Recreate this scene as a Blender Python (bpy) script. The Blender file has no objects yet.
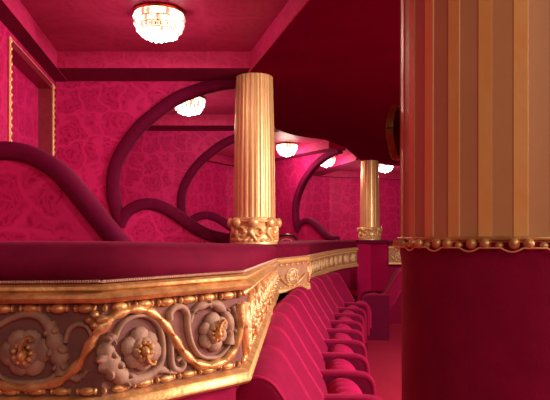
import bpy, math, random
from mathutils import Vector, Matrix
random.seed(7)
PI = math.pi
scene = bpy.context.scene
COL = scene.collection

# ------------------------------------------------------------------ camera
cam = bpy.data.cameras.new('camera'); cam_ob = bpy.data.objects.new('camera', cam); COL.objects.link(cam_ob)
cam.sensor_width = 36.0; cam.lens = 36.0 * 600 / 550
cam.shift_y = 40 / 550.0
cam.clip_start = 0.02
cam_ob.location = (0, 0, 0); cam_ob.rotation_euler = (PI / 2, 0, 0)
scene.camera = cam_ob
# ------------------------------------------------------------------ world, lights, exposure
scene.view_settings.view_transform = 'Standard'; scene.view_settings.look = 'None'
scene.view_settings.gamma = 1.0; scene.view_settings.exposure = 0.0
try: scene.view_settings.use_curve_mapping = False
except Exception: pass
w = bpy.data.worlds.new('world'); scene.world = w; w.use_nodes = True
w.node_tree.nodes['Background'].inputs[0].default_value = (1.0, 0.48, 0.34, 1)
w.node_tree.nodes['Background'].inputs[1].default_value = 0.11
def area(name, loc, target, size, power, color):
    l = bpy.data.lights.new(name, 'AREA'); l.energy = power; l.size = size; l.color = color; l.shape = 'DISK'
    o = bpy.data.objects.new(name, l); COL.objects.link(o); o.location = loc
    d = Vector(target) - Vector(loc); o.rotation_euler = d.to_track_quat('-Z', 'Y').to_euler()
    return o
area('auditorium_light', (4.6, 2.2, 1.25), (0.1, 2.6, -0.3), 1.6, 430, (1.0, 0.80, 0.66))
area('hall_side_light', (4.2, -0.4, 1.2), (-0.1, 1.5, -0.2), 0.8, 110, (1.0, 0.78, 0.60))
area('hall_front_fill', (1.6, -3.0, 1.9), (0.3, 1.0, 0.0), 3.0, 72, (1.0, 0.77, 0.58))  # unseen fill lamp, added to brighten the front of the near column
LAMP_W = 11.5

# ------------------------------------------------------------------ materials
def new_mat(name):
    m = bpy.data.materials.new(name); m.use_nodes = True
    nt = m.node_tree; return m, nt, nt.nodes['Principled BSDF']
def lnk(nt, a, b): nt.links.new(a, b)
def texco(nt, scale=(1, 1, 1)):
    tc = nt.nodes.new('ShaderNodeTexCoord'); mp = nt.nodes.new('ShaderNodeMapping')
    mp.inputs['Scale'].default_value = scale
    lnk(nt, tc.outputs['Object'], mp.inputs[0]); return mp.outputs[0]
def ramp(nt, fac, stops):
    r = nt.nodes.new('ShaderNodeValToRGB')
    el = r.color_ramp.elements
    el[0].position, el[0].color = stops[0][0], (*stops[0][1], 1)
    el[1].position, el[1].color = stops[1][0], (*stops[1][1], 1)
    for p, c in stops[2:]:
        e = el.new(p); e.color = (*c, 1)
    lnk(nt, fac, r.inputs[0]); return r.outputs[0]
def noise(nt, vec, scale, detail=3, rough=.5):
    n = nt.nodes.new('ShaderNodeTexNoise'); n.inputs['Scale'].default_value = scale
    n.inputs['Detail'].default_value = detail; n.inputs['Roughness'].default_value = rough
    lnk(nt, vec, n.inputs['Vector']); return n
def bump(nt, p, h, strength=.3, dist=.01):
    b = nt.nodes.new('ShaderNodeBump'); b.inputs['Strength'].default_value = strength
    b.inputs['Distance'].default_value = dist
    lnk(nt, h, b.inputs['Height']); lnk(nt, b.outputs[0], p.inputs['Normal'])
def mathn(nt, op, a, b=None):
    n = nt.nodes.new('ShaderNodeMath'); n.operation = op
    for i, x in enumerate((a, b)):
        if x is None: continue
        if isinstance(x, (int, float)): n.inputs[i].default_value = x
        else: lnk(nt, x, n.inputs[i])
    return n.outputs[0]

def velvet(name, c1, c2, sheen=.55, tint=(1, .05, .24), scale=18):
    m, nt, p = new_mat(name)
    v = texco(nt)
    n = noise(nt, v, scale, 4, .6)
    lnk(nt, ramp(nt, n.outputs['Fac'], [(.3, c1), (.7, c2)]), p.inputs['Base Color'])
    p.inputs['Roughness'].default_value = .85
    p.inputs['Specular IOR Level'].default_value = .15
    p.inputs['Sheen Weight'].default_value = sheen
    p.inputs['Sheen Roughness'].default_value = .35
    p.inputs['Sheen Tint'].default_value = (*tint, 1)
    n2 = noise(nt, v, 260, 2)
    bump(nt, p, n2.outputs['Fac'], .15, .002)
    return m

def damask(name, cg, cl, scale=3.6, rough=.55):
    """tone-on-tone woven damask: flower medallions in a net of scrolling lines"""
    m, nt, p = new_mat(name)
    v = texco(nt)
    nz = noise(nt, v, 7, 3)
    sub = nt.nodes.new('ShaderNodeVectorMath'); sub.operation = 'SUBTRACT'; sub.inputs[1].default_value = (.5, .5, .5)
    lnk(nt, nz.outputs['Color'], sub.inputs[0])
    sc = nt.nodes.new('ShaderNodeVectorMath'); sc.operation = 'SCALE'; sc.inputs['Scale'].default_value = .16
    lnk(nt, sub.outputs[0], sc.inputs[0])
    ad = nt.nodes.new('ShaderNodeVectorMath'); ad.operation = 'ADD'
    lnk(nt, v, ad.inputs[0]); lnk(nt, sc.outputs[0], ad.inputs[1])
    ve = nt.nodes.new('ShaderNodeTexVoronoi'); ve.feature = 'DISTANCE_TO_EDGE'; ve.inputs['Scale'].default_value = scale
    ve.inputs['Randomness'].default_value = .55
    lnk(nt, ad.outputs[0], ve.inputs['Vector'])
    vf = nt.nodes.new('ShaderNodeTexVoronoi'); vf.feature = 'F1'; vf.inputs['Scale'].default_value = scale
    vf.inputs['Randomness'].default_value = .55
    lnk(nt, ad.outputs[0], vf.inputs['Vector'])
    rings = mathn(nt, 'SINE', mathn(nt, 'MULTIPLY', vf.outputs['Distance'], 42.0))
    rings = mathn(nt, 'MULTIPLY', mathn(nt, 'ADD', rings, 1.0), .32)
    petals = nt.nodes.new('ShaderNodeTexVoronoi'); petals.feature = 'DISTANCE_TO_EDGE'; petals.inputs['Scale'].default_value = scale * 4.2
    lnk(nt, ad.outputs[0], petals.inputs['Vector'])
    pl = ramp(nt, petals.outputs['Distance'], [(.05, (1, 1, 1)), (.16, (0, 0, 0))])
    el = ramp(nt, ve.outputs['Distance'], [(.02, (1, 1, 1)), (.12, (0, 0, 0))])
    mx = mathn(nt, 'MAXIMUM', mathn(nt, 'MULTIPLY', pl, .6), mathn(nt, 'MAXIMUM', el, rings))
    big = noise(nt, v, 2.2, 2)
    fac = mathn(nt, 'MULTIPLY', mx, mathn(nt, 'ADD', big.outputs['Fac'], .35))
    lnk(nt, ramp(nt, fac, [(.10, cg), (.75, cl)]), p.inputs['Base Color'])
    p.inputs['Roughness'].default_value = rough
    p.inputs['Specular IOR Level'].default_value = .2
    p.inputs['Sheen Weight'].default_value = .25
    p.inputs['Sheen Tint'].default_value = (1, .08, .3, 1)
    return m

def gold(name, c1, c2, rough=.36, metal=.85, sc=30, bs=.25):
    m, nt, p = new_mat(name)
    v = texco(nt)
    n = noise(nt, v, sc, 4, .6)
    lnk(nt, ramp(nt, n.outputs['Fac'], [(.32, c1), (.68, c2)]), p.inputs['Base Color'])
    p.inputs['Metallic'].default_value = metal
    p.inputs['Roughness'].default_value = rough
    n2 = noise(nt, v, sc * 4, 3)
    bump(nt, p, n2.outputs['Fac'], bs, .003)
    return m

def matte(name, c1, c2, rough=.7, sc=25, bs=.3, bd=.003):
    m, nt, p = new_mat(name)
    v = texco(nt)
    n = noise(nt, v, sc, 4, .6)
    lnk(nt, ramp(nt, n.outputs['Fac'], [(.3, c1), (.7, c2)]), p.inputs['Base Color'])
    p.inputs['Roughness'].default_value = rough
    bump(nt, p, n.outputs['Fac'], bs, bd)
    return m

def emit(name, c, s, base=(.9, .85, .8)):
    m, nt, p = new_mat(name)
    p.inputs['Base Color'].default_value = (*base, 1)
    p.inputs['Emission Color'].default_value = (*c, 1)
    p.inputs['Emission Strength'].default_value = s
    p.inputs['Roughness'].default_value = .1
    return m

M = {}
M['velvet'] = velvet('crimson_velvet', (.23, .002, .045), (.30, .004, .06), .5)
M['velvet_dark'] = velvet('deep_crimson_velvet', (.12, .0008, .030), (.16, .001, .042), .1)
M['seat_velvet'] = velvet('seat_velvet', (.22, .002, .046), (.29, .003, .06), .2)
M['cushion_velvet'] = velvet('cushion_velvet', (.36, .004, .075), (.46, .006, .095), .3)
M['lit_pier_velvet'] = velvet('lit_pier_velvet', (.42, .003, .085), (.50, .004, .10), .3)  # same crimson velvet, brightened in colour because the pier stands in the light
M['piping'] = velvet('seat_piping', (.46, .012, .10), (.52, .02, .12), .5)
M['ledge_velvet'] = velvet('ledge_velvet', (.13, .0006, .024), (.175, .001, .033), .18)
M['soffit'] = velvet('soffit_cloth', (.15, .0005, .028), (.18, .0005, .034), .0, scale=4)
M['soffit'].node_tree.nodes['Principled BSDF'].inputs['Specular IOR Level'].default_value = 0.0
M['damask'] = damask('damask_wall', (.42, .003, .085), (.66, .018, .17), 4.6)
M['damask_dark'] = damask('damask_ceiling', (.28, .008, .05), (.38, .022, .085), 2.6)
M['damask_plain'] = damask('damask_beam', (.46, .012, .10), (.58, .03, .15), 6)
M['carpet'] = velvet('carpet', (.42, .012, .05), (.55, .02, .07), .2, scale=60)
M['gold'] = gold('gilding', (.52, .25, .09), (.90, .56, .25), .44, .55, 30, .45)
M['gold_pale'] = gold('pale_gilding', (.82, .50, .20), (.98, .70, .36), .42, .45)
M['gold_old'] = gold('old_gilding', (.22, .09, .03), (.38, .18, .06), .45)
M['fillet'] = gold('gilt_fillet', (1.0, .50, .15), (1.0, .58, .20), .42, .12, 14)
M['flute'] = gold('bronze_flute', (.64, .33, .15), (.72, .38, .175), .48, .05, 6, .1)
M['fillet_pale'] = gold('pale_fillet', (.86, .52, .22), (.98, .66, .32), .34, .55, 14)
M['flute_pale'] = gold('pale_flute', (.66, .38, .17), (.80, .50, .24), .42, .40, 8, .1)
for k_ in ('fillet', 'flute'):
    b_ = M[k_].node_tree.nodes['Principled BSDF']; b_.inputs['Coat Weight'].default_value = .35 if k_ == 'fillet' else .12; b_.inputs['Coat Roughness'].default_value = .28
M['ground'] = matte('mauve_ground', (.15, .055, .052), (.24, .09, .08), .75, 18, .5, .004)
M['plaster'] = matte('pink_plaster', (.24, .13, .10), (.46, .28, .20), .65, 22, .6, .004)
M['gilt_plaster'] = matte('gilt_plaster', (.78, .56, .30), (.95, .76, .48), .5)
M['gilt_ground'] = matte('gilt_ground', (.34, .17, .10), (.46, .25, .14), .6)
M['stitch'] = matte('stitched_braid', (.55, .30, .24), (.80, .50, .40), .6, 120)
M['bronze'] = gold('bead_bronze', (.35, .14, .06), (.60, .30, .14), .22, .95)
M['wood_red'] = matte('red_wood', (.20, .014, .03), (.27, .02, .04), .4)
M['black'] = matte('black_wood', (.02, .01, .01), (.04, .02, .02), .3)
M['crystal'] = emit('lit_crystal', (1.0, .90, .80), 3.2)
M['crystal_soft'] = emit('soft_crystal', (1.0, .62, .42), .55)
M['brass'] = gold('lamp_brass', (.8, .5, .2), (1, .7, .35), .25, 1.0)

# ------------------------------------------------------------------ mesh building
class MB:
    def __init__(s, fmap=None): s.v = []; s.f = []; s.mi = []; s.fm = fmap
    def add(s, verts, faces, mi=0):
        b = len(s.v)
        if s.fm: verts = [s.fm(*p) for p in verts]
        s.v += [tuple(p) for p in verts]
        for f in faces: s.f.append([i + b for i in f]); s.mi.append(mi)
    def box(s, x0, x1, y0, y1, z0, z1, mi=0):
        v = [(x, y, z) for z in (z0, z1) for y in (y0, y1) for x in (x0, x1)]
        s.add(v, [(0, 2, 3, 1), (4, 5, 7, 6), (0, 1, 5, 4), (2, 6, 7, 3), (0, 4, 6, 2), (1, 3, 7, 5)], mi)
    def grid(s, rows, closed_u=False, closed_v=False, cap=False, mi=0):
        n = len(rows); k = len(rows[0])
        v = [p for r in rows for p in r]; f = []
        for i in range(n if closed_v else n - 1):
            for j in range(k if closed_u else k - 1):
                a = i * k + j; b = i * k + (j + 1) % k
                c = ((i + 1) % n) * k + (j + 1) % k; d = ((i + 1) % n) * k + j
                f.append((a, b, c, d))
        if cap:
            f.append(tuple(range(k))[::-1]); f.append(tuple((n - 1) * k + j for j in range(k)))
        s.add(v, f, mi)
    def lathe(s, prof, cx=0, cy=0, n=32, mi=0, cap=False):
        rows = [[(cx + r * math.cos(2 * PI * j / n), cy + r * math.sin(2 * PI * j / n), z) for j in range(n)] for r, z in prof]
        s.grid(rows, closed_u=True, cap=cap, mi=mi)
    def ell(s, c, r, rot=0.0, nu=10, nv=6, mi=0):
        """ellipsoid in the builder's own coordinates, spun by rot in the plane of its first two axes"""
        rows = []; cr, sr = math.cos(rot), math.sin(rot)
        for i in range(nv + 1):
            th = PI * i / nv; row = []
            for j in range(nu):
                ph = 2 * PI * j / nu
                a = r[0] * math.sin(th) * math.cos(ph); b = r[1] * math.sin(th) * math.sin(ph); d = r[2] * math.cos(th)
                row.append((c[0] + a * cr - b * sr, c[1] + a * sr + b * cr, c[2] + d))
            rows.append(row)
        s.grid(rows, closed_u=True, mi=mi)
    def tube2(s, pts, rw, rd, base=0.0, n=8, mi=0):
        """swept relief in (a, b, d) coordinates along a 2D path: rw half width, rd height off the ground"""
        rows = []; N = len(pts)
        for i, p in enumerate(pts):
            q = pts[min(i + 1, N - 1)]; o = pts[max(i - 1, 0)]
            tx, ty = q[0] - o[0], q[1] - o[1]; L = math.hypot(tx, ty) or 1
            nx, ny = -ty / L, tx / L
            a = rw[i] if isinstance(rw, (list, tuple)) else rw
            h = rd[i] if isinstance(rd, (list, tuple)) else rd
            rows.append([(p[0] + nx * a * math.cos(2 * PI * j / n), p[1] + ny * a * math.cos(2 * PI * j / n),
                          base + h * math.sin(2 * PI * j / n)) for j in range(n)])
        s.grid(rows, closed_u=True, cap=True, mi=mi)
    def tube(s, pts, r, n=8, mi=0, closed=False):
        rows = []; N = len(pts); up = Vector((0, 0, 1))
        for i in range(N):
            p = Vector(pts[i])
            if closed: t = Vector(pts[(i + 1) % N]) - Vector(pts[i - 1])
            else: t = Vector(pts[min(i + 1, N - 1)]) - Vector(pts[max(i - 1, 0)])
            t.normalize()
            a = t.cross(up)
            if a.length < .05: a = t.cross(Vector((0, 1, 0)))
            a.normalize(); b = a.cross(t)
            rr = r[i] if isinstance(r, (list, tuple)) else r
            rows.append([tuple(p + a * rr * math.cos(2 * PI * j / n) + b * rr * math.sin(2 * PI * j / n)) for j in range(n)])
        s.grid(rows, closed_u=True, closed_v=closed, cap=not closed, mi=mi)
    def prism(s, poly, fmap, d0, d1, mi=0):
        n = len(poly)
        v = [fmap(a, b, d0) for a, b in poly] + [fmap(a, b, d1) for a, b in poly]
        f = [tuple(range(n)), tuple(range(2 * n - 1, n - 1, -1))]
        f += [(i, i + n, (i + 1) % n + n, (i + 1) % n) for i in range(n)]
        s.add(v, f, mi)
    def build(s, name, mats, parent=None, smooth=True, angle=40, kind=None):
        me = bpy.data.meshes.new(name); me.from_pydata(s.v, [], s.f)
        if not isinstance(mats, (list, tuple)): mats = [mats]
        for m in mats: me.materials.append(m)
        me.polygons.foreach_set('material_index', s.mi)
        me.update()
        import bmesh
        bm = bmesh.new(); bm.from_mesh(me); bmesh.ops.recalc_face_normals(bm, faces=bm.faces); bm.to_mesh(me); bm.free()
        if smooth:
            me.polygons.foreach_set('use_smooth', [True] * len(me.polygons))
            try: me.set_sharp_from_angle(angle=math.radians(angle))
            except Exception: pass
        o = bpy.data.objects.new(name, me); COL.objects.link(o)
        if parent: o.parent = parent
        if kind: o['kind'] = kind
        return o

def thing(name, label, cat, loc=(0, 0, 0), rz=0, group=None):
    o = bpy.data.objects.new(name, None); COL.objects.link(o)
    o.location = loc; o.rotation_euler = (0, 0, rz); o.empty_display_size = .1
    o['label'] = label; o['category'] = cat; o['kind'] = 'thing'
    if group: o['group'] = group
    return o
def tag(o, label, cat, group=None):
    o['label'] = label; o['category'] = cat; o['kind'] = 'thing'
    if group: o['group'] = group
def dup(root, loc, rz, label, group=None):
    r = root.copy(); COL.objects.link(r); r.location = loc; r.rotation_euler = (0, 0, rz); r['label'] = label
    if group: r['group'] = group
    for ch in list(root.children):
        c = ch.copy(); COL.objects.link(c); c.parent = r
        for g in list(ch.children):
            d = g.copy(); COL.objects.link(d); d.parent = c
    return r
def smooth_path(pts, k=6):
    P = [Vector(p) for p in pts]; out = []
    for i in range(len(P) - 1):
        a = P[i - 1] if i else P[0] * 2 - P[1]
        b, c = P[i], P[i + 1]
        d = P[i + 2] if i + 2 < len(P) else P[-1] * 2 - P[-2]
        for j in range(k):
            t = j / k
            out.append(.5 * ((2 * b) + (c - a) * t + (2 * a - 5 * b + 4 * c - d) * t * t + (3 * b - a - 3 * c + d) * t ** 3))
    out.append(P[-1]); return [tuple(p) for p in out]

FLOOR = -1.34; BOXF = -.80; BEAM = 1.396; CEIL = 1.53; SOF = 1.385

# ------------------------------------------------------------------ structure
def slab(name, poly, z0, z1, mat):
    mb = MB(); mb.prism(poly, lambda a, b, d: (a, b, d), z0, z1)
    o = mb.build(name, mat, smooth=False, kind='structure'); return o
slab('floor', [(-3, -1.5), (7.5, -1.5), (7.5, 15.5), (-3, 15.5)], FLOOR - .1, FLOOR, M['carpet'])

WALL = [(-1.38, 1.0), (-1.74, 3.79), (-1.94, 5.3), (-2.12, 7.7), (-1.75, 9.7), (-.5, 11.9), (1.2, 13.3), (3.6, 14.1)]
SEDGE = [(.95, .7), (.202, 3.46), (-.206, 4.946), (-.15, 5.3), (-.06, 6.6), (.013, 7.5), (.2, 7.85), (.363, 8.05), (.70, 8.3), (1.07, 9.05), (1.54, 10.6), (2.2, 11.2), (3.6, 11.5)]
PATH1 = [(-1.30, 1.385), (-.385, 1.335), (-.093, 1.6), (.008, 5.0)]
PATH2 = [(.008, 5.0), (.28, 5.24), (.385, 6.8), (.53, 7.6), (.70, 8.3), (.98, 8.95), (1.28, 9.36)]

def offset_path(path, d):
    """mitred offset to the right of travel by d"""
    out = []
    N = len(path)
    for i in range(N):
        ns = []
        for a, b in ((i - 1, i), (i, i + 1)):
            if a < 0 or b >= N: continue
            tx, ty = path[b][0] - path[a][0], path[b][1] - path[a][1]; L = math.hypot(tx, ty)
            ns.append((ty / L, -tx / L))
        if len(ns) == 1: m = ns[0]
        else:
            k = 1 + ns[0][0] * ns[1][0] + ns[0][1] * ns[1][1]
            m = ((ns[0][0] + ns[1][0]) / k, (ns[0][1] + ns[1][1]) / k)
        out.append((path[i][0] + m[0] * d, path[i][1] + m[1] * d))
    return out

# box floor
slab('floor_boxes', WALL + [(3.6, 10.2), (2.0, 10.2)] + offset_path(PATH2, -.12)[::-1] + offset_path(PATH1, -.12)[::-1][1:], BOXF - .08, BOXF, M['carpet'])
# ceilings
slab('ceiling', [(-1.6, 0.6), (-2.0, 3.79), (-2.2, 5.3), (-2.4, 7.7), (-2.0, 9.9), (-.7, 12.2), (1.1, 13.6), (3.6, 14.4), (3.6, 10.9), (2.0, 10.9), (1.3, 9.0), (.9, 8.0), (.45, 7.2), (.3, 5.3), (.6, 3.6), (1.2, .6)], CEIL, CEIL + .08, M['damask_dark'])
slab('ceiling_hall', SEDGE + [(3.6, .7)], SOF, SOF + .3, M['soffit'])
# lit fascia between box ceiling and the lower hall soffit
mb = MB()
inner = offset_path(SEDGE, -.012)
mb.grid([[(x, y, SOF + .002) for x, y in inner], [(x, y, CEIL + .03) for x, y in inner]])
mb.grid([[(x, y, SOF + .002) for x, y in SEDGE], [(x, y, SOF + .002) for x, y in inner]])
mb.build('trim_1', M['damask_plain'], smooth=False, kind='structure')

# back wall of the boxes with a doorway
def wall_pt(i, t): a, b = WALL[i], WALL[i + 1]; return (a[0] + (b[0] - a[0]) * t, a[1] + (b[1] - a[1]) * t)
mb = MB()
seg_a, seg_b = WALL[1], WALL[2]
dvec = Vector((seg_b[0] - seg_a[0], seg_b[1] - seg_a[1])); dl = dvec.length; dvec.normalize()
door0, door1, door_top = .20, 1.36, 1.31
nrm = Vector((dvec.y, -dvec.x))      # into the box
def wp(s, z, d=0.0): return (seg_a[0] + dvec.x * s + nrm.x * d, seg_a[1] + dvec.y * s + nrm.y * d, z)
def quad(a, b, c, d): mb.add([a, b, c, d], [(0, 1, 2, 3)])
def wallquad(p, q): quad((*p, BOXF), (*q, BOXF), (*q, CEIL + .03), (*p, CEIL + .03))
wallquad(WALL[0], WALL[1])
quad(wp(0, BOXF), wp(door0, BOXF), wp(door0, CEIL + .03), wp(0, CEIL + .03))
quad(wp(door0, door_top), wp(door1, door_top), wp(door1, CEIL + .03), wp(door0, CEIL + .03))
quad(wp(door1, BOXF), wp(dl, BOXF), wp(dl, CEIL + .03), wp(door1, CEIL + .03))
for i in range(2, len(WALL) - 1): wallquad(WALL[i], WALL[i + 1])
mb.build('wall_left', M['damask'], smooth=False, kind='structure')
# doorway: recessed door leaf, reddish jambs, gilt architrave
mb = MB()
mb.prism([(door0, BOXF), (door1, BOXF), (door1, door_top), (door0, door_top)], wp, -.10, -.14)
door = mb.build('door_1', M['damask'], smooth=False, kind='structure')
mb = MB()
for s0, s1 in ((door0 - .01, door0 + .02), (door1 - .02, door1 + .01)):
    mb.prism([(s0, BOXF), (s1, BOXF), (s1, door_top), (s0, door_top)], wp, -.13, .012)
mb.prism([(door0, door_top - .02), (door1, door_top - .02), (door1, door_top + .01), (door0, door_top + .01)], wp, -.13, .012)
mb.build('door_jamb', M['wood_red'], door, smooth=False)
mb = MB()
def gilt_strip(pts):
    for i in range(len(pts) - 1):
        mb.tube([wp(*pts[i], .012), wp(*pts[i + 1], .012)], .004 if i == 1 else .009, 8)
    for i in (0, 2):
        a, b = pts[i], pts[i + 1]; L = math.hypot(b[0] - a[0], b[1] - a[1]); n = int(L / .05)
        for k in range(n):
            t = (k + .5) / n; c = wp(a[0] + (b[0] - a[0]) * t, a[1] + (b[1] - a[1]) * t, .021)
            mb.ell(c, (.008, .008, .016), 0, 6, 4)
gilt_strip([(door0 - .03, BOXF), (door0 - .03, door_top + .03), (door1 + .03, door_top + .03), (door1 + .03, BOXF)])
mb.build('door_architrave', M['gold_pale'], door)

# beams: along the back wall and over each partition
def path_beam(name, path, d0, d1, z0, z1, mat):
    a, b = offset_path(path, d0), offset_path(path, d1); mb = MB()
    rows = [[(*p, z0) for p in a], [(*p, z0) for p in b], [(*p, z1) for p in b], [(*p, z1) for p in a]]
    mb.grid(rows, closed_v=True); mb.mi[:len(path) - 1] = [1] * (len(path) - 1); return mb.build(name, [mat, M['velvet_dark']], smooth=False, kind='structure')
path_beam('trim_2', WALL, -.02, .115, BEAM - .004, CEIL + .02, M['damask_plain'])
def bar(name, p, q, wdt, z0, z1, mat):
    t = Vector((q[0] - p[0], q[1] - p[1])).normalized(); n = Vector((t.y, -t.x)) * wdt
    poly = [p, q, (q[0] + n.x, q[1] + n.y), (p[0] + n.x, p[1] + n.y)]
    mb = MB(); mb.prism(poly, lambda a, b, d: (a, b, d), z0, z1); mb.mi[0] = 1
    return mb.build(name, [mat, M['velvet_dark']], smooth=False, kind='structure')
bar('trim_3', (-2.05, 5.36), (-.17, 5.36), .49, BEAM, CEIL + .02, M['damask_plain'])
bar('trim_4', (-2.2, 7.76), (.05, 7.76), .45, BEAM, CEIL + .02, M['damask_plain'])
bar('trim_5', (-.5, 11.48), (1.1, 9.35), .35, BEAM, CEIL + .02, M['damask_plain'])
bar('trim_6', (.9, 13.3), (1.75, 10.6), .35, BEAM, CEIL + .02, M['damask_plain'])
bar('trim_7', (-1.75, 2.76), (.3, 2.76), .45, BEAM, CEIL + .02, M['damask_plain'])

# distant hall shell
mb = MB(); mb.grid([[(3.6, 14.1, FLOOR), (7.5, 13.5, FLOOR)], [(3.6, 14.1, 3.2), (7.5, 13.5, 3.2)]])
mb.build('wall_far', M['velvet'], smooth=False, kind='structure')
mb = MB(); mb.grid([[(7.5, 13.5, FLOOR), (7.5, -1.5, FLOOR)], [(7.5, 13.5, 3.2), (7.5, -1.5, 3.2)]])
mb.build('wall_right', M['velvet'], smooth=False, kind='structure')

# ------------------------------------------------------------------ box partitions
C_PTS = [(-.02, 1.395), (.14, 1.375), (.34, 1.32), (.53, 1.241), (.71, 1.113), (.85, .99), (.957, .851), (1.046, .69), (1.08, .53), (1.073, .36), (1.03, .22), (1.0, .15)]
W_PTS = [(1.015, .13), (.96, .235), (.86, .30), (.75, .318), (.64, .29), (.53, .23), (.42, .15), (.31, .08), (.2, .035), (.05, .005)]
def partition(front, direc, length, label, ks=1.0, kz=1.0, width=.105, deep=.12, mat=None, wave=None):
    d = Vector(direc).normalized(); n = Vector((-d.y, d.x))
    root = thing('box_partition', label, 'partition', (front[0], front[1], BOXF), 0, 'damask partitions between the boxes')
    def fm(s, z, e=0.0): return (d.x * s + n.x * e, d.y * s + n.y * e, z - BOXF)
    cp = [(s * ks, min(BEAM, z * kz) if kz > 1 else z) for s, z in C_PTS]
    wpts = wave or [(s * ks, z * kz) for s, z in W_PTS]
    c = smooth_path(cp, 5); wv = smooth_path(wpts, 5)
    poly = [(0, BOXF)] + wv[::-1] + c[::-1] + [(length, BEAM), (length, BOXF)]
    mb = MB(); mb.prism(poly, fm, -.025, .025)
    mb.build('damask_panel', mat or M['damask'], root, smooth=False)
    for path in (c, wv):
        mb = MB(); rows = []; N = len(path)
        for i, p in enumerate(path):
            q = path[min(i + 1, N - 1)]; o = path[max(i - 1, 0)]
            tx, tz = q[0] - o[0], q[1] - o[1]; L = math.hypot(tx, tz); nx, nz = -tz / L, tx / L
            row = []
            for j in range(16):
                a = 2 * PI * j / 16; ca, sa = math.cos(a), math.sin(a)
                u = math.copysign(abs(ca) ** .55, ca) * width / 2; e = math.copysign(abs(sa) ** .55, sa) * deep / 2
                row.append(fm(p[0] + nx * u, p[1] + nz * u, e))
            rows.append(row)
        mb.grid(rows, closed_u=True, cap=True)
        mb.build('velvet_edging', M['velvet_dark'], root, angle=60)
    return root
partition((-.64, 2.7), (-1, 0), .94, 'damask partition with a low wave-shaped velvet edge nearest the viewer, at far left', .80, 1.3, .085, wave=[(.87, .16), (.80, .28), (.71, .365), (.6, .396), (.5, .392), (.41, .36), (.325, .302), (.238, .205), (.15, .095), (.075, .005), (.03, -.05)])
partition((-.35, 5.3), (-1, 0), 1.58, 'tall damask partition with a sweeping velvet C-curve beside the gilt doorway')
partition((-.12, 7.7), (-1, 0), 1.98, 'damask partition framed through the C-curve opening, just left of the middle gold column')
partition((1.0, 9.35), (-.6, .8), 2.4, 'farther damask partition whose velvet curve stands between the two far gold columns')

# ------------------------------------------------------------------ box fronts with gilded friezes
class Front:
    def __init__(s, path, ztop, H, tops):
        s.path = path; s.zt = ztop; s.H = H; s.tops = tops
        s.S = [0]
        for i in range(len(path) - 1): s.S.append(s.S[-1] + math.dist(path[i], path[i + 1]))
    def seg(s, x):
        for i in range(len(s.S) - 2):
            if x < s.S[i + 1]: return i
        return len(s.S) - 2
    def P(s, x, t, d):
        i = s.seg(x); L = s.S[i + 1] - s.S[i]; f = (x - s.S[i]) / L
        a, b = s.path[i], s.path[i + 1]; tx, ty = (b[0] - a[0]) / L, (b[1] - a[1]) / L
        z = s.zt[i] + (s.zt[i + 1] - s.zt[i]) * f
        return (a[0] + tx * (x - s.S[i]) + ty * d, a[1] + ty * (x - s.S[i]) - tx * d, z - t)
    def sweep(s, prof, absolute=None):
        """prof: (d, t) points, t below the gilt top edge; absolute: list of z for points given as ('z', ...)"""
        mb = MB(); rows = []
        for d, t in prof:
            op = offset_path(s.path, d)
            rows.append([(p[0], p[1], ((t[0] + (s.tops[i] if len(t) > 1 else 0)) if isinstance(t, tuple) else s.zt[i] - t)) for i, p in enumerate(op)])
        rows = [list(r) for r in zip(*rows)]
        mb.grid(rows, closed_u=True, cap=True); return mb

def arc(cx, cy, r, a0, a1, n=14, r1=None):
    r1 = r if r1 is None else r1
    return [(cx + (r + (r1 - r) * i / n) * math.cos(a0 + (a1 - a0) * i / n), cy + (r + (r1 - r) * i / n) * math.sin(a0 + (a1 - a0) * i / n)) for i in range(n + 1)]
def taper(n, a, b, c): return [a + (b - a) * (i / n * 2) if i < n / 2 else b + (c - b) * (i / n * 2 - 1) for i in range(n + 1)]

def rosette(F, root, s, t, r, gm, detail=True, seed=0):
    pm = M['plaster'] if detail else M['gilt_plaster']
    rnd = random.Random(seed)
    mb = MB(F.P)
    n = 6; a0 = rnd.random() * 6; cu, cv, cw, ch = (10, 6, 12, 6) if detail else (7, 4, 8, 4)
    for k in range(n):
        a = a0 + 2 * PI * k / n; q = r * (1 + .08 * math.sin(2.3 * k + seed))
        mb.ell((s + .60 * q * math.cos(a), t + .62 * q * math.sin(a), .005), (.44 * q, .50 * q, .013), a, cu, cv)
    for k in range(n):
        a = a0 + 2 * PI * (k + .5) / n
        mb.ell((s + .40 * r * math.cos(a), t + .42 * r * math.sin(a), .014), (.20 * r, .32 * r, .011), a, cu, cv)
    ro = mb.build('rosette', pm, root, angle=70)
    mb = MB(F.P)
    m = 9 if detail else 5
    for k in range(m):
        a = a0 + 2 * PI * (k + .5) / m
        mb.ell((s + .36 * r * math.cos(a), t + .38 * r * math.sin(a), .022), (.13 * r, .11 * r, .008), a, 7, 4)
    mb.ell((s, t + .06 * r, .022), (.20 * r, .27 * r, .017), 0, 9, 6)
    if detail:
        up = -1 if t < .17 else 1
        pst = smooth_path([(s, t, 0), (s + .02 * r, t + up * .3 * r, 0), (s + .16 * r, t + up * .56 * r, 0), (s + .36 * r, t + up * .66 * r, 0), (s + .44 * r, t + up * .50 * r, 0)], 4)
        mb.tube2([(p[0], p[1]) for p in pst], .085 * r, .010, .028, 6)
    mb.build('rosette_heart', gm, ro, angle=70)

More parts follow.
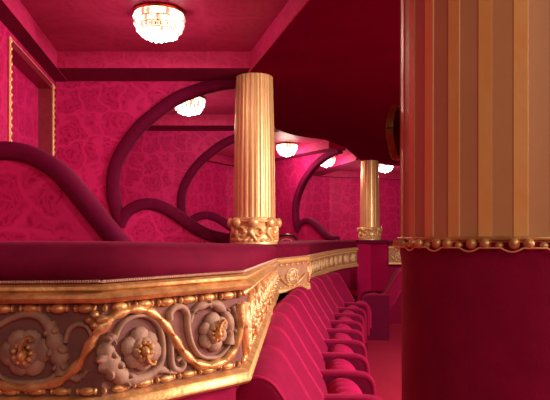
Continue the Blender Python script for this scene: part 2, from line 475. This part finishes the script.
def traced(F, root, s0, spec):
    """relief leaf work of the near frieze: (points, half widths start/mid/end, height, lobes)"""
    mb = MB(F.P)
    for pts, (w0, w1, w2), h, lobes in spec:
        p = smooth_path([(s0 + a, b, 0) for a, b in pts], 6); N = len(p) - 1
        rw = []
        for i in range(N + 1):
            f = i / N; wv = w0 + (w1 - w0) * f * 2 if f < .5 else w1 + (w2 - w1) * (f * 2 - 1)
            if lobes: wv *= 1 + .22 * math.cos(2 * PI * lobes * f)
            rw.append(wv)
        mb.tube2([(q[0], q[1]) for q in p], rw, [h * (.6 + .4 * w_ / max(rw)) for w_ in rw], .002, 10)
        if lobes:
            for k in range(lobes):
                i = int((k + .5) / lobes * N); q = p[i]; o = p[max(i - 1, 0)]
                tx, ty = q[0] - o[0], q[1] - o[1]; L = math.hypot(tx, ty) or 1
                for e in (-1, 1):
                    mb.ell((q[0] - ty / L * e * rw[i] * .80, q[1] + tx / L * e * rw[i] * .80, .003), (rw[i] * .85, rw[i] * .60, h * 1.05), math.atan2(ty, tx) + e * .6, 8, 5)
    mb.build('acanthus_scroll', M['plaster'], root, angle=70)
TR_A = [([(-0.284, 0.163), (-0.265, 0.127), (-0.233, 0.103), (-0.198, 0.085), (-0.159, 0.078), (-0.132, 0.089), (-0.114, 0.114)], (.006, .008, .013), .013, 0),
        ([(-0.118, 0.096), (-0.109, 0.127), (-0.1, 0.159), (-0.093, 0.186), (-0.091, 0.212)], (.012, .021, .012), .020, 3),
        ([(-0.091, 0.199), (-0.114, 0.222), (-0.146, 0.230), (-0.187, 0.230), (-0.222, 0.222), (-0.245, 0.199)], (.007, .006, .004), .010, 0),
        ([(-0.082, 0.141), (-0.073, 0.114), (-0.054, 0.101), (-0.034, 0.105), (-0.023, 0.123), (-0.027, 0.139)], (.006, .006, .004), .009, 0),
        ([(-0.086, 0.200), (-0.063, 0.220), (-0.045, 0.217), (-0.032, 0.203)], (.010, .008, .004), .010, 2)]
TR_B = [([(0.024, 0.126), (0.010, 0.152), (0.012, 0.179), (0.027, 0.206), (0.052, 0.230), (0.077, 0.240)], (.010, .024, .012), .020, 4),
        ([(0.029, 0.136), (0.046, 0.106), (0.074, 0.092), (0.103, 0.092), (0.129, 0.107), (0.147, 0.132), (0.153, 0.169), (0.150, 0.203), (0.132, 0.226), (0.1, 0.238), (0.064, 0.240)], (.006, .007, .012), .013, 0),
        ([(0.116, 0.088), (0.143, 0.103), (0.165, 0.129), (0.176, 0.165), (0.176, 0.199), (0.182, 0.226), (0.202, 0.236), (0.214, 0.224), (0.205, 0.207), (0.193, 0.212)], (.004, .009, .005), .012, 0),
        ([(0.095, 0.240), (0.127, 0.230), (0.149, 0.226), (0.171, 0.236), (0.193, 0.240)], (.008, .009, .004), .010, 2)]
TR_C = [([(0.174, 0.111), (0.174, 0.094), (0.188, 0.082), (0.208, 0.083), (0.223, 0.102), (0.225, 0.137), (0.237, 0.178), (0.256, 0.205), (0.278, 0.218)], (.008, .009, .005), .013, 0),
        ([(0.228, 0.122), (0.243, 0.094), (0.271, 0.084), (0.302, 0.084), (0.331, 0.100), (0.349, 0.125), (0.357, 0.16), (0.353, 0.193)], (.007, .012, .014), .016, 4),
        ([(0.28, 0.218), (0.315, 0.222), (0.342, 0.208), (0.36, 0.19)], (.005, .006, .003), .009, 0),
        ([(0.367, 0.095), (0.378, 0.123), (0.383, 0.15)], (.006, .007, .004), .009, 2)]

def scroll(F, root, s, t, r, sgn, detail=True, mir=1):
    """leafy ring round a rosette with a big lobed leaf and a curled tip. sgn=+1: opens downwards"""
    n = 20 if detail else 12
    mb = MB(F.P)
    def put(path, rw, rd, base=.003, k=8): mb.tube2([(s + mir * a, t + sgn * b) for a, b in path], rw, rd, base, k if detail else 6)
    put(arc(0, 0, 1.32 * r, -2.9, 1.0, n, 1.12 * r), taper(n, .13 * r, .17 * r, .06 * r), taper(n, .010, .015, .006))
    # lobed leaf wrapping the lower flank
    for k in range(5):
        a = -2.95 - .32 * k
        rr = 1.34 * r + .05 * r * k
        mb.ell((s + mir * rr * math.cos(a), t + sgn * rr * math.sin(a), .006), ((.36 - .035 * k) * r, (.27 - .02 * k) * r, .018), mir * sgn * (a + .9), 9 if detail else 6, 5 if detail else 4)
    # curled hook outside the ring
    put(arc(1.42 * r, -.55 * r, .30 * r, PI, PI * 2.6, 10, .06 * r), taper(10, .10 * r, .09 * r, .05 * r), .010)
    put([(1.12 * r, -.5 * r), (1.16 * r, 0), (1.0 * r, .55 * r), (1.25 * r, .95 * r), (1.55 * r, 1.0 * r)], [.08 * r, .11 * r, .13 * r, .12 * r, .05 * r], .010)
    # little leaf blades
    for a, l in ((.3, .22), (.75, .2), (-.6, .18)):
        mb.ell((s + mir * 1.5 * r * math.cos(a), t + sgn * 1.5 * r * math.sin(a), .004), (l * r * 1.3, l * r * .6, .010), mir * sgn * (a + 1.2), 7, 4)
    mb.build('acanthus_scroll', M['plaster'] if detail else M['gilt_plaster'], root, angle=70)

def bead_row(F, root, t, s0, s1, pitch, rl, rh, gm, detail=True):
    mb = MB(F.P); n = max(1, int((s1 - s0) / pitch))
    for k in range(n):
        s = s0 + (k + .5) * (s1 - s0) / n
        mb.ell((s, t, .004), (rl, rh, rh), 0, 10 if detail else 6, 6 if detail else 4)
        for e in ((-.16, .16) if detail else (0,)):
            mb.ell((s + pitch * (.5 + e), t, .003), (.09 * pitch, rh * .85, rh * .8), 0, 8 if detail else 6, 4)
    return mb.build('bead_moulding', gm, root, angle=70)

def box_front(label, path, ztop, H, tops, spec, gm):
    F = Front(path, ztop, H, tops)
    root = thing('box_parapet', label, 'parapet', (0, 0, 0), 0, 'gilded parapets of the theatre boxes')
    k = H / .301
    F.sweep([(-.06, .02), (.0, .02), (0, H - .01), (-.06, H - .01)]).build('frieze_panel', M['ground'] if spec.get('fine') else M['gilt_ground'], root, angle=30)
    F.sweep([(-.04, .012), (.010, .012), (.020, .017), (.020, .024), (.011, .029), (.028, .034), (.034, .041), (.028, .050), (.012, .054), (-.04, .054)]).build('top_moulding', gm, root, angle=50)
    F.sweep([(-.04, H - .038), (.012, H - .038), (.024, H - .031), (.026, H - .012), (.030, H - .008), (.022, H), (-.04, H)]).build('bottom_moulding', gm, root, angle=50)
    # stitched braid
    mb = MB(F.P); total = F.S[-1]; st = .006 if spec.get('fine') else .02
    x = spec.get('s0', 0.0)
    while x < total:
        stp = st if x < spec.get('fine_to', 0) else .02
        mb.ell((x, .006, .008), (stp * .52, .0042, .0045), .3, 6, 4); x += stp
    mb.build('stitched_braid', M['stitch'], root, angle=70)
    # velvet ledge and skirt
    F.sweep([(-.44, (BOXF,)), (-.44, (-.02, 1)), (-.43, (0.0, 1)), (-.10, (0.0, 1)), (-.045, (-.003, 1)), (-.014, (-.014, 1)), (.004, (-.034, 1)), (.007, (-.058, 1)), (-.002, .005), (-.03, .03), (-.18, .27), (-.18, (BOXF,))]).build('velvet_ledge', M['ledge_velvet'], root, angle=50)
    # the skirt stands back under the frieze where the seats lean against it
    fl, rec = offset_path(path, -.012), offset_path(path, -.125)
    if spec.get('fine'):
        k1 = (rec[2][0] + (rec[3][0] - rec[2][0]) * .05, rec[2][1] + (rec[3][1] - rec[2][1]) * .05)
        sk = [(fl[0], 0), (fl[1], 1), (fl[2], 2), (k1, 2), (rec[3], 3)]
    else: sk = [(p, i) for i, p in enumerate(rec)]
    outer = [p for p, i in sk]; bk = offset_path(outer, -.04)
    mb = MB()
    tops_ = [ztop[i] - H + .015 for p, i in sk]
    mb.grid([[(*p, FLOOR) for p in bk], [(*p, FLOOR) for p in outer], [(*p, z) for p, z in zip(outer, tops_)], [(*p, z) for p, z in zip(bk, tops_)]], closed_v=True)
    mb.build('velvet_skirt', M['velvet'], root, angle=40)
    vine = MB(F.P)
    for f0, f1, motifs, vpts, pitch, detail, first in spec['runs']:
        bead_row(F, root, .066 * k, f0, f1, pitch, pitch * .33, .0115 * k, gm, detail)
        bead_row(F, root, .250 * k, f0, f1, pitch * .92, pitch * .33, .0095 * k, gm, detail)
        for q, (s, t, r, sg, mi) in enumerate(motifs):
            rosette(F, root, s, t, r, gm, detail, q * 7 + int(s * 100))
            if isinstance(sg, list): traced(F, root, K, sg)
            else: scroll(F, root, s, t, r, sg, detail, mi)
        p = smooth_path(vpts, 5)
        vine.tube2(p, [.011 * k * (1 + .25 * math.sin(i * .9)) for i in range(len(p))], .017, .004, 8 if detail else 6)
        for c in spec.get('berries', []) if detail else []:
            for a in range(4):
                vine.ell((c[0] + .011 * math.cos(a * 1.57), c[1] + .011 * math.sin(a * 1.57), .012), (.011, .011, .012), 0, 8, 5)
    vine.build('vine', M['gold'], root, angle=70)
    return F, root

def auto_run(f0, f1, k, per=.235, pitch=.055):
    n = max(1, round((f1 - f0 - .03) / per)); st = (f1 - f0 - .03) / n; mot = []; v = []
    for i in range(n):
        s = f0 + .015 + (i + .5) * st; up = i % 2 == 0
        mot.append((s, (.162 if up else .152) * k, .047 * k, 1 if up else -1, 1))
        v.append((s - st / 2, .157 * k)); v.append((s - st * .25, (.225 if up else .09) * k)); v.append((s, (.238 if up else .078) * k)); v.append((s + st * .25, (.222 if up else .092) * k))
    v.append((f1 - .01, .157 * k))
    return (f0, f1, mot, v, pitch, False, False)

S1 = [0]
for i in range(3): S1.append(S1[-1] + math.dist(PATH1[i], PATH1[i + 1]))
K = S1[1]; Cn = S1[2]
motA = [(K - .171, .163, .056, TR_A, 1), (K + .095, .170, .050, TR_B, 1), (K + .302, .156, .046, TR_C, 1), (K - .43, .165, .054, -1, 1), (K - .69, .155, .054, 1, 1)]
vineA = [(K - .80, .16), (K - .74, .215), (K - .67, .24), (K - .60, .215), (K - .55, .15), (K - .50, .085), (K - .44, .085), (K - .40, .15)] + [(K + a, b) for a, b in [(-0.372, 0.205), (-0.326, 0.236), (-0.279, 0.236), (-0.233, 0.235), (-0.192, 0.24), (-0.153, 0.24), (-0.114, 0.233), (-0.077, 0.215), (-0.05, 0.188), (-0.027, 0.15), (-0.009, 0.119), (0.014, 0.092), (0.044, 0.079), (0.074, 0.075), (0.103, 0.08), (0.129, 0.094), (0.157, 0.121), (0.179, 0.151), (0.199, 0.18), (0.223, 0.208), (0.252, 0.229), (0.286, 0.238), (0.321, 0.236), (0.354, 0.221), (0.375, 0.194), (0.388, 0.151), (0.390, 0.114)]]
F1, box1 = box_front('nearest box parapet with a gilt vine frieze of three large mauve flowers, at lower left', PATH1, [-.095, -.086, -.078, -.15], .301, [-.002, -.003, -.008, -.034],
    dict(fine=True, fine_to=Cn + .6, berries=[(K - .013, .090)], runs=[
        (.1, K - .004, motA[:1] + motA[3:], vineA, .061, True, True),
        (K + .01, Cn - .015, motA[1:3], [(K + .389, .12), (K + .389, .09)], .061, True, False),
        auto_run(Cn + .02, S1[3] - .02, 1.0, .20)]), M['gold'])
S2 = [0]
for i in range(len(PATH2) - 1): S2.append(S2[-1] + math.dist(PATH2[i], PATH2[i + 1]))
F2, box2 = box_front('second box parapet, its pale gold frieze curving away behind the seats', PATH2, [-.15, -.13, -.165, -.165, -.155, -.13, -.11], .301, [-.034, -.03, -.02, -.012, -.008, -.004, -.004],
    dict(runs=[auto_run(.02, S2[1] - .02, 1.0, .33), auto_run(S2[1] + .02, S2[-1] - .02, 1.0, .21)]), M['gold_pale'])
PATH3 = [(1.80, 9.50), (3.2, 9.35)]
F3, box3 = box_front('short gilded box parapet beyond the plain velvet pier, partly hidden by the near column', PATH3, [-.09, -.09], .301, [-.004, -.004],
    dict(runs=[auto_run(.02, 1.38, 1.0, .26)]), M['gold_pale'])
# plain velvet pier under the far column
mb = MB(); mb.prism([(1.31, 9.55), (1.55, 9.72), (1.797, 9.53), (1.797, 9.98), (2.3, 10.0), (2.3, 10.9), (1.1, 10.9), (1.1, 9.9)], lambda a, b, d: (a, b, d), FLOOR, -.05)
o = mb.build('velvet_pier', M['lit_pier_velvet'], angle=30); tag(o, 'plain crimson velvet pier below the farthest gold column', 'pier')
mb = MB(); mb.prism([(1.33, 9.5), (1.55, 9.58), (1.79, 9.5), (1.79, 9.98), (2.4, 10.0), (2.4, 10.9), (1.1, 10.9), (1.1, 9.9)], lambda a, b, d: (a, b, d), -.05, .0)
mb.build('pier_cap', M['velvet_dark'], o, angle=30)

# ------------------------------------------------------------------ columns
def shaft(R, z0, z1, taper_top, n=24, phase=0.0, depth=.022):
    mb = MB(); prof = []
    for k in range(n):
        base = 2 * PI * k / n + phase; w = 2 * PI / n; fw = .38
        prof.append((base, 1.0)); prof.append((base + fw * w, 1.0))
        for j in range(7):
            t = j / 6.0
            prof.append((base + (fw + .02 + (1 - fw - .04) * t) * w, 1.0 - .007 - depth * math.sin(PI * t)))
    NZ = 8; rows = []
    for i in range(NZ + 1):
        t = i / NZ; z = z0 + (z1 - z0) * t; rr = R * (1 - taper_top * t ** 1.6)
        rows.append([(rr * q * math.cos(a), rr * q * math.sin(a), z) for a, q in prof])
    m = len(prof); v = [p for r in rows for p in r]
    for i in range(NZ):
        pass
    b = len(mb.v); mb.v += v
    for i in range(NZ):
        for j in range(m):
            mb.f.append([i * m + j, i * m + (j + 1) % m, (i + 1) * m + (j + 1) % m, (i + 1) * m + j])
            mb.mi.append(0 if j % 9 in (0,) else 1)
    mb.f.append([NZ * m + j for j in range(m)]); mb.mi.append(1)
    return mb

def leafy_base(root, R, h):
    mb = MB(); mb.lathe([(R * 1.0, 0), (R * 1.09, .0), (R * 1.10, .02), (R * 1.03, .035), (R * 1.02, h * .5), (R * 1.05, h * .85), (R * 1.08, h * .9), (R * 1.08, h * .95), (R * .98, h)], n=48)
    mb.build('base_band', M['gold_pale'], root, angle=50)
    def cyl(a, b, d): ang = a / R; rr = R * 1.03 + d; return (rr * math.cos(ang), rr * math.sin(ang), b)
    mb = MB(cyl); per = 2 * PI * R
    for k in range(8):
        s = per * k / 8
        mb.ell((s, h * .80, .022), (h * .18, h * .20, .028), 0, 9, 6)                     # flaring leaf tip
        mb.tube2(arc(s + per / 32, h * .42, h * .24, 2.6, -2.6, 14, h * .08), taper(14, h * .06, h * .07, h * .04), .020, .004, 8)
        mb.tube2([(s, h * .75), (s - per / 40, h * .45), (s + per / 60, h * .15)], [h * .10, h * .12, h * .05], .022, .004, 8)
        mb.ell((s + per / 16, h * .45, .004), (h * .13, h * .13, .022), 0, 9, 5)
        for e in range(3):
            mb.ell((s + per * (e + .5) / 24, h * .14, .004), (h * .13, h * .07, .016), .5, 7, 4)
        p = arc(s + per / 16, h * .98, per / 17, PI, 2 * PI, 10)
        mb.tube2([(a, h * .95 - (b - h * .98) * -.35) for a, b in p], .010, .014, .012, 6)
    mb.build('acanthus_collar', M['gold_pale'], root, angle=70)

def gold_column(label, x, y, R, z0, phase):
    root = thing('fluted_column', label, 'column', (x, y, z0))
    h = .225
    leafy_base(root, R, h)
    shaft(R, h * .9, SOF - z0, .12, 24, phase).build('shaft', [M['fillet_pale'], M['flute_pale']], root, angle=25)
    return root
gold_column('middle fluted gold column standing on the velvet ledge where two boxes meet', -.175, 5.12, .178, -.036, .10)
gold_column('farthest and smallest fluted gold column standing on the velvet pier', 1.665, 10.55, .172, 0.0, .0)

NC = (.372, .915); NR = .178
root = thing('near_column', 'huge fluted gold column at right with beaded ring and velvet-wrapped lower drum', 'column', (NC[0], NC[1], FLOOR))
shaft(NR, -FLOOR - .003, SOF - FLOOR, .03, 26, math.radians(-114.1), .003).build('shaft', [M['fillet'], M['flute']], root, angle=25)
mb = MB(); mb.lathe([(NR * 1.02, 0), (NR * .985, .3), (NR * .985, 1.30), (NR * 1.0, 1.325), (NR * .99, 1.338), (NR * .5, 1.339)], n=72)
mb.build('velvet_drum', M['velvet'], root, angle=60)
mb = MB(); nb = 66
for k in range(nb):
    a = 2 * PI * k / nb + .01; big = k % 3 != 2
    r = .0072 if big else .0054; rr = NR + .004
    c = (rr * math.cos(a), rr * math.sin(a), 1.335 - (.0 if big else .002))
    mb.ell(c, (r, r, r * (1.0 if big else .8)), 0, 10, 7)
mb.tube([((NR + .001) * math.cos(2 * PI * i / 64), (NR + .001) * math.sin(2 * PI * i / 64), 1.342) for i in range(64)], .003, 6, closed=True)
mb.build('bead_ring', M['gold'], root, angle=70)
mb = MB()
mb.tube([((NR + .008) * math.cos(a), (NR + .008) * math.sin(a), 1.330 - .005 * max(0, math.cos(22 * a))) for a in [2 * PI * i / 264 for i in range(264)]], .0012, 6, closed=True)
mb.build('bead_swag', M['gold_pale'], root, angle=70)
# gilded cartouche on the flank of the near column
dirv = Vector((-.905, .425, 0)).normalized()
def cm(a, b, d):
    t = Vector((-dirv.y, dirv.x, 0)); p = dirv * (NR + d + .001) + t * a * .9
    return (p.x, p.y, b + .178 - FLOOR)
mb = MB(cm)
ol = [(.042 * math.cos(a) * (1 + .12 * math.cos(3 * a)), .042 * math.sin(a)) for a in [2 * PI * i / 28 for i in range(28)]]
mb.ell((0, 0, .004), (.036, .036, .012), 0, 16, 8, mi=1)
mb.tube2(ol + ol[:1], .005, .007, .010, 6)
mb.tube2([(a * .78, b * .78) for a, b in ol] + [(ol[0][0] * .78, ol[0][1] * .78)], .0025, .005, .013, 6)
for k in range(7): mb.ell((.006 * math.cos(k * .9), .012 * math.sin(k * .9), .015), (.007, .004, .004), k * .9, 6, 4)
mb.build('carved_cartouche', [M['gold_old'], M['velvet_dark']], root, angle=60)

# ------------------------------------------------------------------ crystal ceiling lights
def chandelier():
    root = thing('ceiling_light', '', 'ceiling light', (0, 0, CEIL))
    mb = MB(); mb.lathe([(.001, 0), (.165, 0), (.172, -.012), (.165, -.024), (.001, -.024)], n=32)
    mb.build('ceiling_plate', M['brass'], root, angle=40)
    for q, (R, z, n, r) in enumerate([(.156, -.046, 24, .020), (.150, -.086, 24, .019), (.138, -.122, 22, .0165), (.114, -.152, 18, .016), (.070, -.170, 12, .016)]):
        mb = MB()
        for k in range(n):
            a = 2 * PI * (k + .5 * (q % 2)) / n
            rr = r * random.uniform(.85, 1.1)
            mb.ell((R * math.cos(a), R * math.sin(a), z), (rr, rr, rr * 1.25), a, 6, 4, mi=1 if random.random() < .34 else 0)
        mb.build('crystal_ring', [M['crystal'], M['crystal_soft']], root, smooth=False)
    for R, z in ((.160, -.070), (.146, -.105), (.128, -.138)):
        mb = MB(); mb.tube([(R * math.cos(2 * PI * i / 40), R * math.sin(2 * PI * i / 40), z) for i in range(40)], .005, 6, closed=True)
        mb.build('brass_hoop', M['brass'], root)
    mb = MB(); mb.ell((0, 0, -.178), (.032, .032, .028), 0, 8, 5); mb.build('crystal_finial', M['crystal'], root, smooth=False)
    return root
LIGHTS = [((-.775, 4.02), 'largest crystal ceiling light, on the nearest box ceiling at top left'),
          ((-.92, 6.42), 'crystal ceiling light in the second box, at the C-curve beside the middle gold column'),
          ((-.75, 8.45), 'crystal ceiling light partly hidden by the left edge of the middle gold column'),
          ((.19, 9.55), 'crystal ceiling light just right of the middle gold column'),
          ((.93, 10.95), 'crystal ceiling light shining just left of the farthest gold column'),
          ((2.17, 11.85), 'crystal ceiling light between the farthest gold column and the huge near column')]
proto = chandelier()
for i, ((x, y), lab) in enumerate(LIGHTS):
    if i == 0: proto.location = (x, y, CEIL); proto['label'] = lab; proto['group'] = 'crystal ceiling lights'; o = proto
    else: o = dup(proto, (x, y, CEIL), i * .7, lab, 'crystal ceiling lights')
    l = bpy.data.lights.new('lamp_glow', 'POINT'); l.energy = LAMP_W * (1.0, 1.0, 1.0, 2.1, 2.8, 3.2)[i]; l.color = (1, .82, .66); l.shadow_soft_size = .10
    lo = bpy.data.objects.new('lamp_glow', l); COL.objects.link(lo); lo.location = (x, y, CEIL - .25)

# ------------------------------------------------------------------ seats
def rounded(w, h, r, n=6, rb=.02):
    pts = []
    for cx, cy, a0, rr in ((w / 2 - rb, rb, -PI / 2, rb), (w / 2 - r, h - r, 0, r), (-w / 2 + r, h - r, PI / 2, r), (-w / 2 + rb, rb, PI, rb)):
        for i in range(n + 1):
            a = a0 + PI / 2 * i / n; pts.append((cx + rr * math.cos(a), cy + rr * math.sin(a)))
    return pts
def seat():
    root = thing('theatre_seat', '', 'seat', (0, 0, FLOOR))
    # backrest leans from (x=-.03, z=.36) to (x=-.37, z=.95)
    p0 = Vector((-.06, 0, .36)); up = Vector((-.31, 0, .59)); L = up.length; up.normalize(); fw = Vector((up.z, 0, -up.x))
    def bm_(a, b, d): p = p0 + up * b + fw * d; return (p.x, a, p.z)
    W = .485
    prof = [(-.115, 0.0), (-.12, .2), (-.122, L - .085)]
    prof += [(-.047 + .075 * math.cos(a), L - .08 + .08 * math.sin(a)) for a in [PI - PI * i / 12 for i in range(1, 12)]]
    prof += [(.030, L - .09), (.040, L * .6), (.052, L * .35), (.050, 0.0)]
    cd, cb = -.04, L * .5
    def sc(k, y): return [bm_(y, cb + (b - cb) * (1 - (1 - k) * .35), cd + (d - cd) * k) for d, b in prof]
    mb = MB(); h = W / 2
    lay = [(.80, -h - .004), (.92, -h), (.98, -h + .010), (1.0, -h + .03), (1.04, -h * .5), (1.05, 0), (1.04, h * .5), (1.0, h - .03), (.98, h - .010), (.92, h), (.80, h + .004)]
    mb.grid([sc(k, y) for k, y in lay], closed_u=True, cap=True)
    back = mb.build('backrest', M['seat_velvet'], root, angle=60)
    for y in (-h + .004, h - .004):
        mb = MB(); mb.tube(sc(.975, y)[1:-1], .0055, 6); mb.build('piping', M['piping'], back)
    # tipped-up domed cushion with welts across
    mb = MB(); rows = []; NY = 33
    for i in range(NY):
        y = -.20 + .40 * i / (NY - 1); e = abs(y) / .20
        bul = .945 + .055 * abs(math.sin(PI * 4 * (y + .2) / .4 )) if e < .98 else .93
        cap = math.sqrt(max(0, 1 - max(0, (e - .8) / .2) ** 2)) * .25 + .75
        row = []
        for j in range(15):
            a = PI * j / 14
            row.append((-.02 + .125 * bul * cap * math.cos(a), y, .44 + .165 * bul * cap * math.sin(a)))
        row += [(-.02 - .12, y, .28), (-.02 + .12, y, .28)]
        rows.append(row)
    mb.grid(rows, closed_u=True, cap=True)
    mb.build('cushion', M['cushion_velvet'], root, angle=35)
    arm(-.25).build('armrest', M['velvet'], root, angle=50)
    panel(-.25).build('side_panel', M['velvet_dark'], root, angle=40)  # deeper velvet puts the shade of the unlit side into the colour
    mb = MB(); mb.box(-.12, .05, -.19, .19, .0, .06); mb.box(-.07, .01, -.17, .17, .05, .30)
    mb.build('base', M['black'], root, smooth=False)
    return root
def arm(y):
    path = [(-.22, .603), (-.1, .605), (.0, .605), (.08, .603), (.125, .59), (.15, .56), (.158, .50), (.158, .40), (.155, .25)]
    path = smooth_path(path, 3); rows = []; N = len(path); mb = MB()
    for i, p in enumerate(path):
        q = path[min(i + 1, N - 1)]; o = path[max(i - 1, 0)]
        tx, tz = q[0] - o[0], q[1] - o[1]; l = math.hypot(tx, tz); nx, nz = -tz / l, tx / l
        wd = .040; row = []
        for j in range(12):
            a = 2 * PI * j / 12; ca, sa = math.cos(a), math.sin(a)
            u = math.copysign(abs(ca) ** .6, ca) * .013; v = math.copysign(abs(sa) ** .45, sa) * wd
            row.append((p[0] + nx * u, y + v, p[1] + nz * u))
        rows.append(row)
    mb.grid(rows, closed_u=True, cap=True); return mb
def panel(y):
    mb = MB(); mb.prism([(-.20, .0), (.13, .0), (.148, .28), (.147, .52), (.138, .56), (.11, .588), (.06, .596), (-.2, .596)], lambda a, b, d: (a, d, b), y - .037, y + .037); return mb
SP = smooth_path([(.32, 1.75), (.345, 2.25), (.362, 2.75), (.385, 3.28), (.43, 3.8), (.49, 4.3), (.555, 4.85), (.63, 5.4), (.73, 6.0), (.83, 6.5), (.96, 7.0), (1.14, 7.45)], 12)
def along(path, d):
    for i in range(len(path) - 1):
        l = math.dist(path[i], path[i + 1])
        if d <= l:
            t = d / l; a, b = path[i], path[i + 1]
            return (a[0] + (b[0] - a[0]) * t, a[1] + (b[1] - a[1]) * t), (b[0] - a[0], b[1] - a[1])
        d -= l
    return path[-1], (path[-1][0] - path[-2][0], path[-1][1] - path[-2][1])
ORD = ['nearest crimson velvet theatre seat, below the corner of the gilt frieze', 'second crimson theatre seat from the viewer along the row',
       'third crimson theatre seat from the viewer along the row', 'fourth crimson theatre seat from the viewer along the row',
       'fifth crimson theatre seat from the viewer along the row', 'sixth crimson theatre seat from the viewer along the row',
       'seventh crimson theatre seat from the viewer along the row', 'eighth crimson theatre seat from the viewer along the row',
       'ninth crimson theatre seat from the viewer along the row', 'tenth crimson theatre seat from the viewer along the row',
       'eleventh crimson theatre seat, last before the row turns towards the aisle']
s0 = seat()
for i in range(11):
    (x, y), (tx, ty) = along(SP, .25 + .52 * i)
    rz = -math.atan2(tx, ty)
    if i == 0: s0.location = (x, y, FLOOR); s0.rotation_euler = (0, 0, rz); s0['label'] = ORD[0]; s0['group'] = 'row of crimson theatre seats'; sx = s0
    else: sx = dup(s0, (x, y, FLOOR), rz, ORD[i], 'row of crimson theatre seats')
sx = dup(s0, (1.36, 8.3, FLOOR), PI - .12, 'single theatre seat facing the row from its far end, in front of the velvet pier', 'row of crimson theatre seats')
arm(.25).build('armrest', M['velvet'], sx, angle=50); panel(.25).build('side_panel', M['velvet_dark'], sx, angle=40)  # its panel too has the unlit side's shade in its colour

# ------------------------------------------------------------------ small chair inside the second box
root = thing('box_chair', 'small dark wooden chair with an arched back, just right of the middle column base', 'chair', (.16, 8.35, BOXF), -.3)
mb = MB(); mb.tube([(-.16, 0, .42), (-.165, 0, .70), (-.15, 0, .80), (-.10, 0, .855), (0, 0, .872), (.10, 0, .855), (.15, 0, .80), (.165, 0, .70), (.16, 0, .42)], .018, 8)
mb.build('back_frame', M['black'], root)
mb = MB(); mb.tube([(-.11, 0, .46), (-.115, 0, .72), (-.07, 0, .80), (0, 0, .815), (.07, 0, .80), (.115, 0, .72), (.11, 0, .46)], .009, 6)
mb.build('back_inlay', M['gold_pale'], root)
mb = MB(); mb.prism(rounded(.38, .38, .12), lambda a, b, d: (a, b - .02, d), .40, .46); mb.build('seat', M['velvet'], root)
for a, b in ((-.15, 0), (.15, 0), (-.14, .32), (.14, .32)):
    mb = MB(); mb.tube([(a, b, .40), (a * 1.08, b, .0)], [.02, .013], 8); mb.build('leg', M['black'], root)
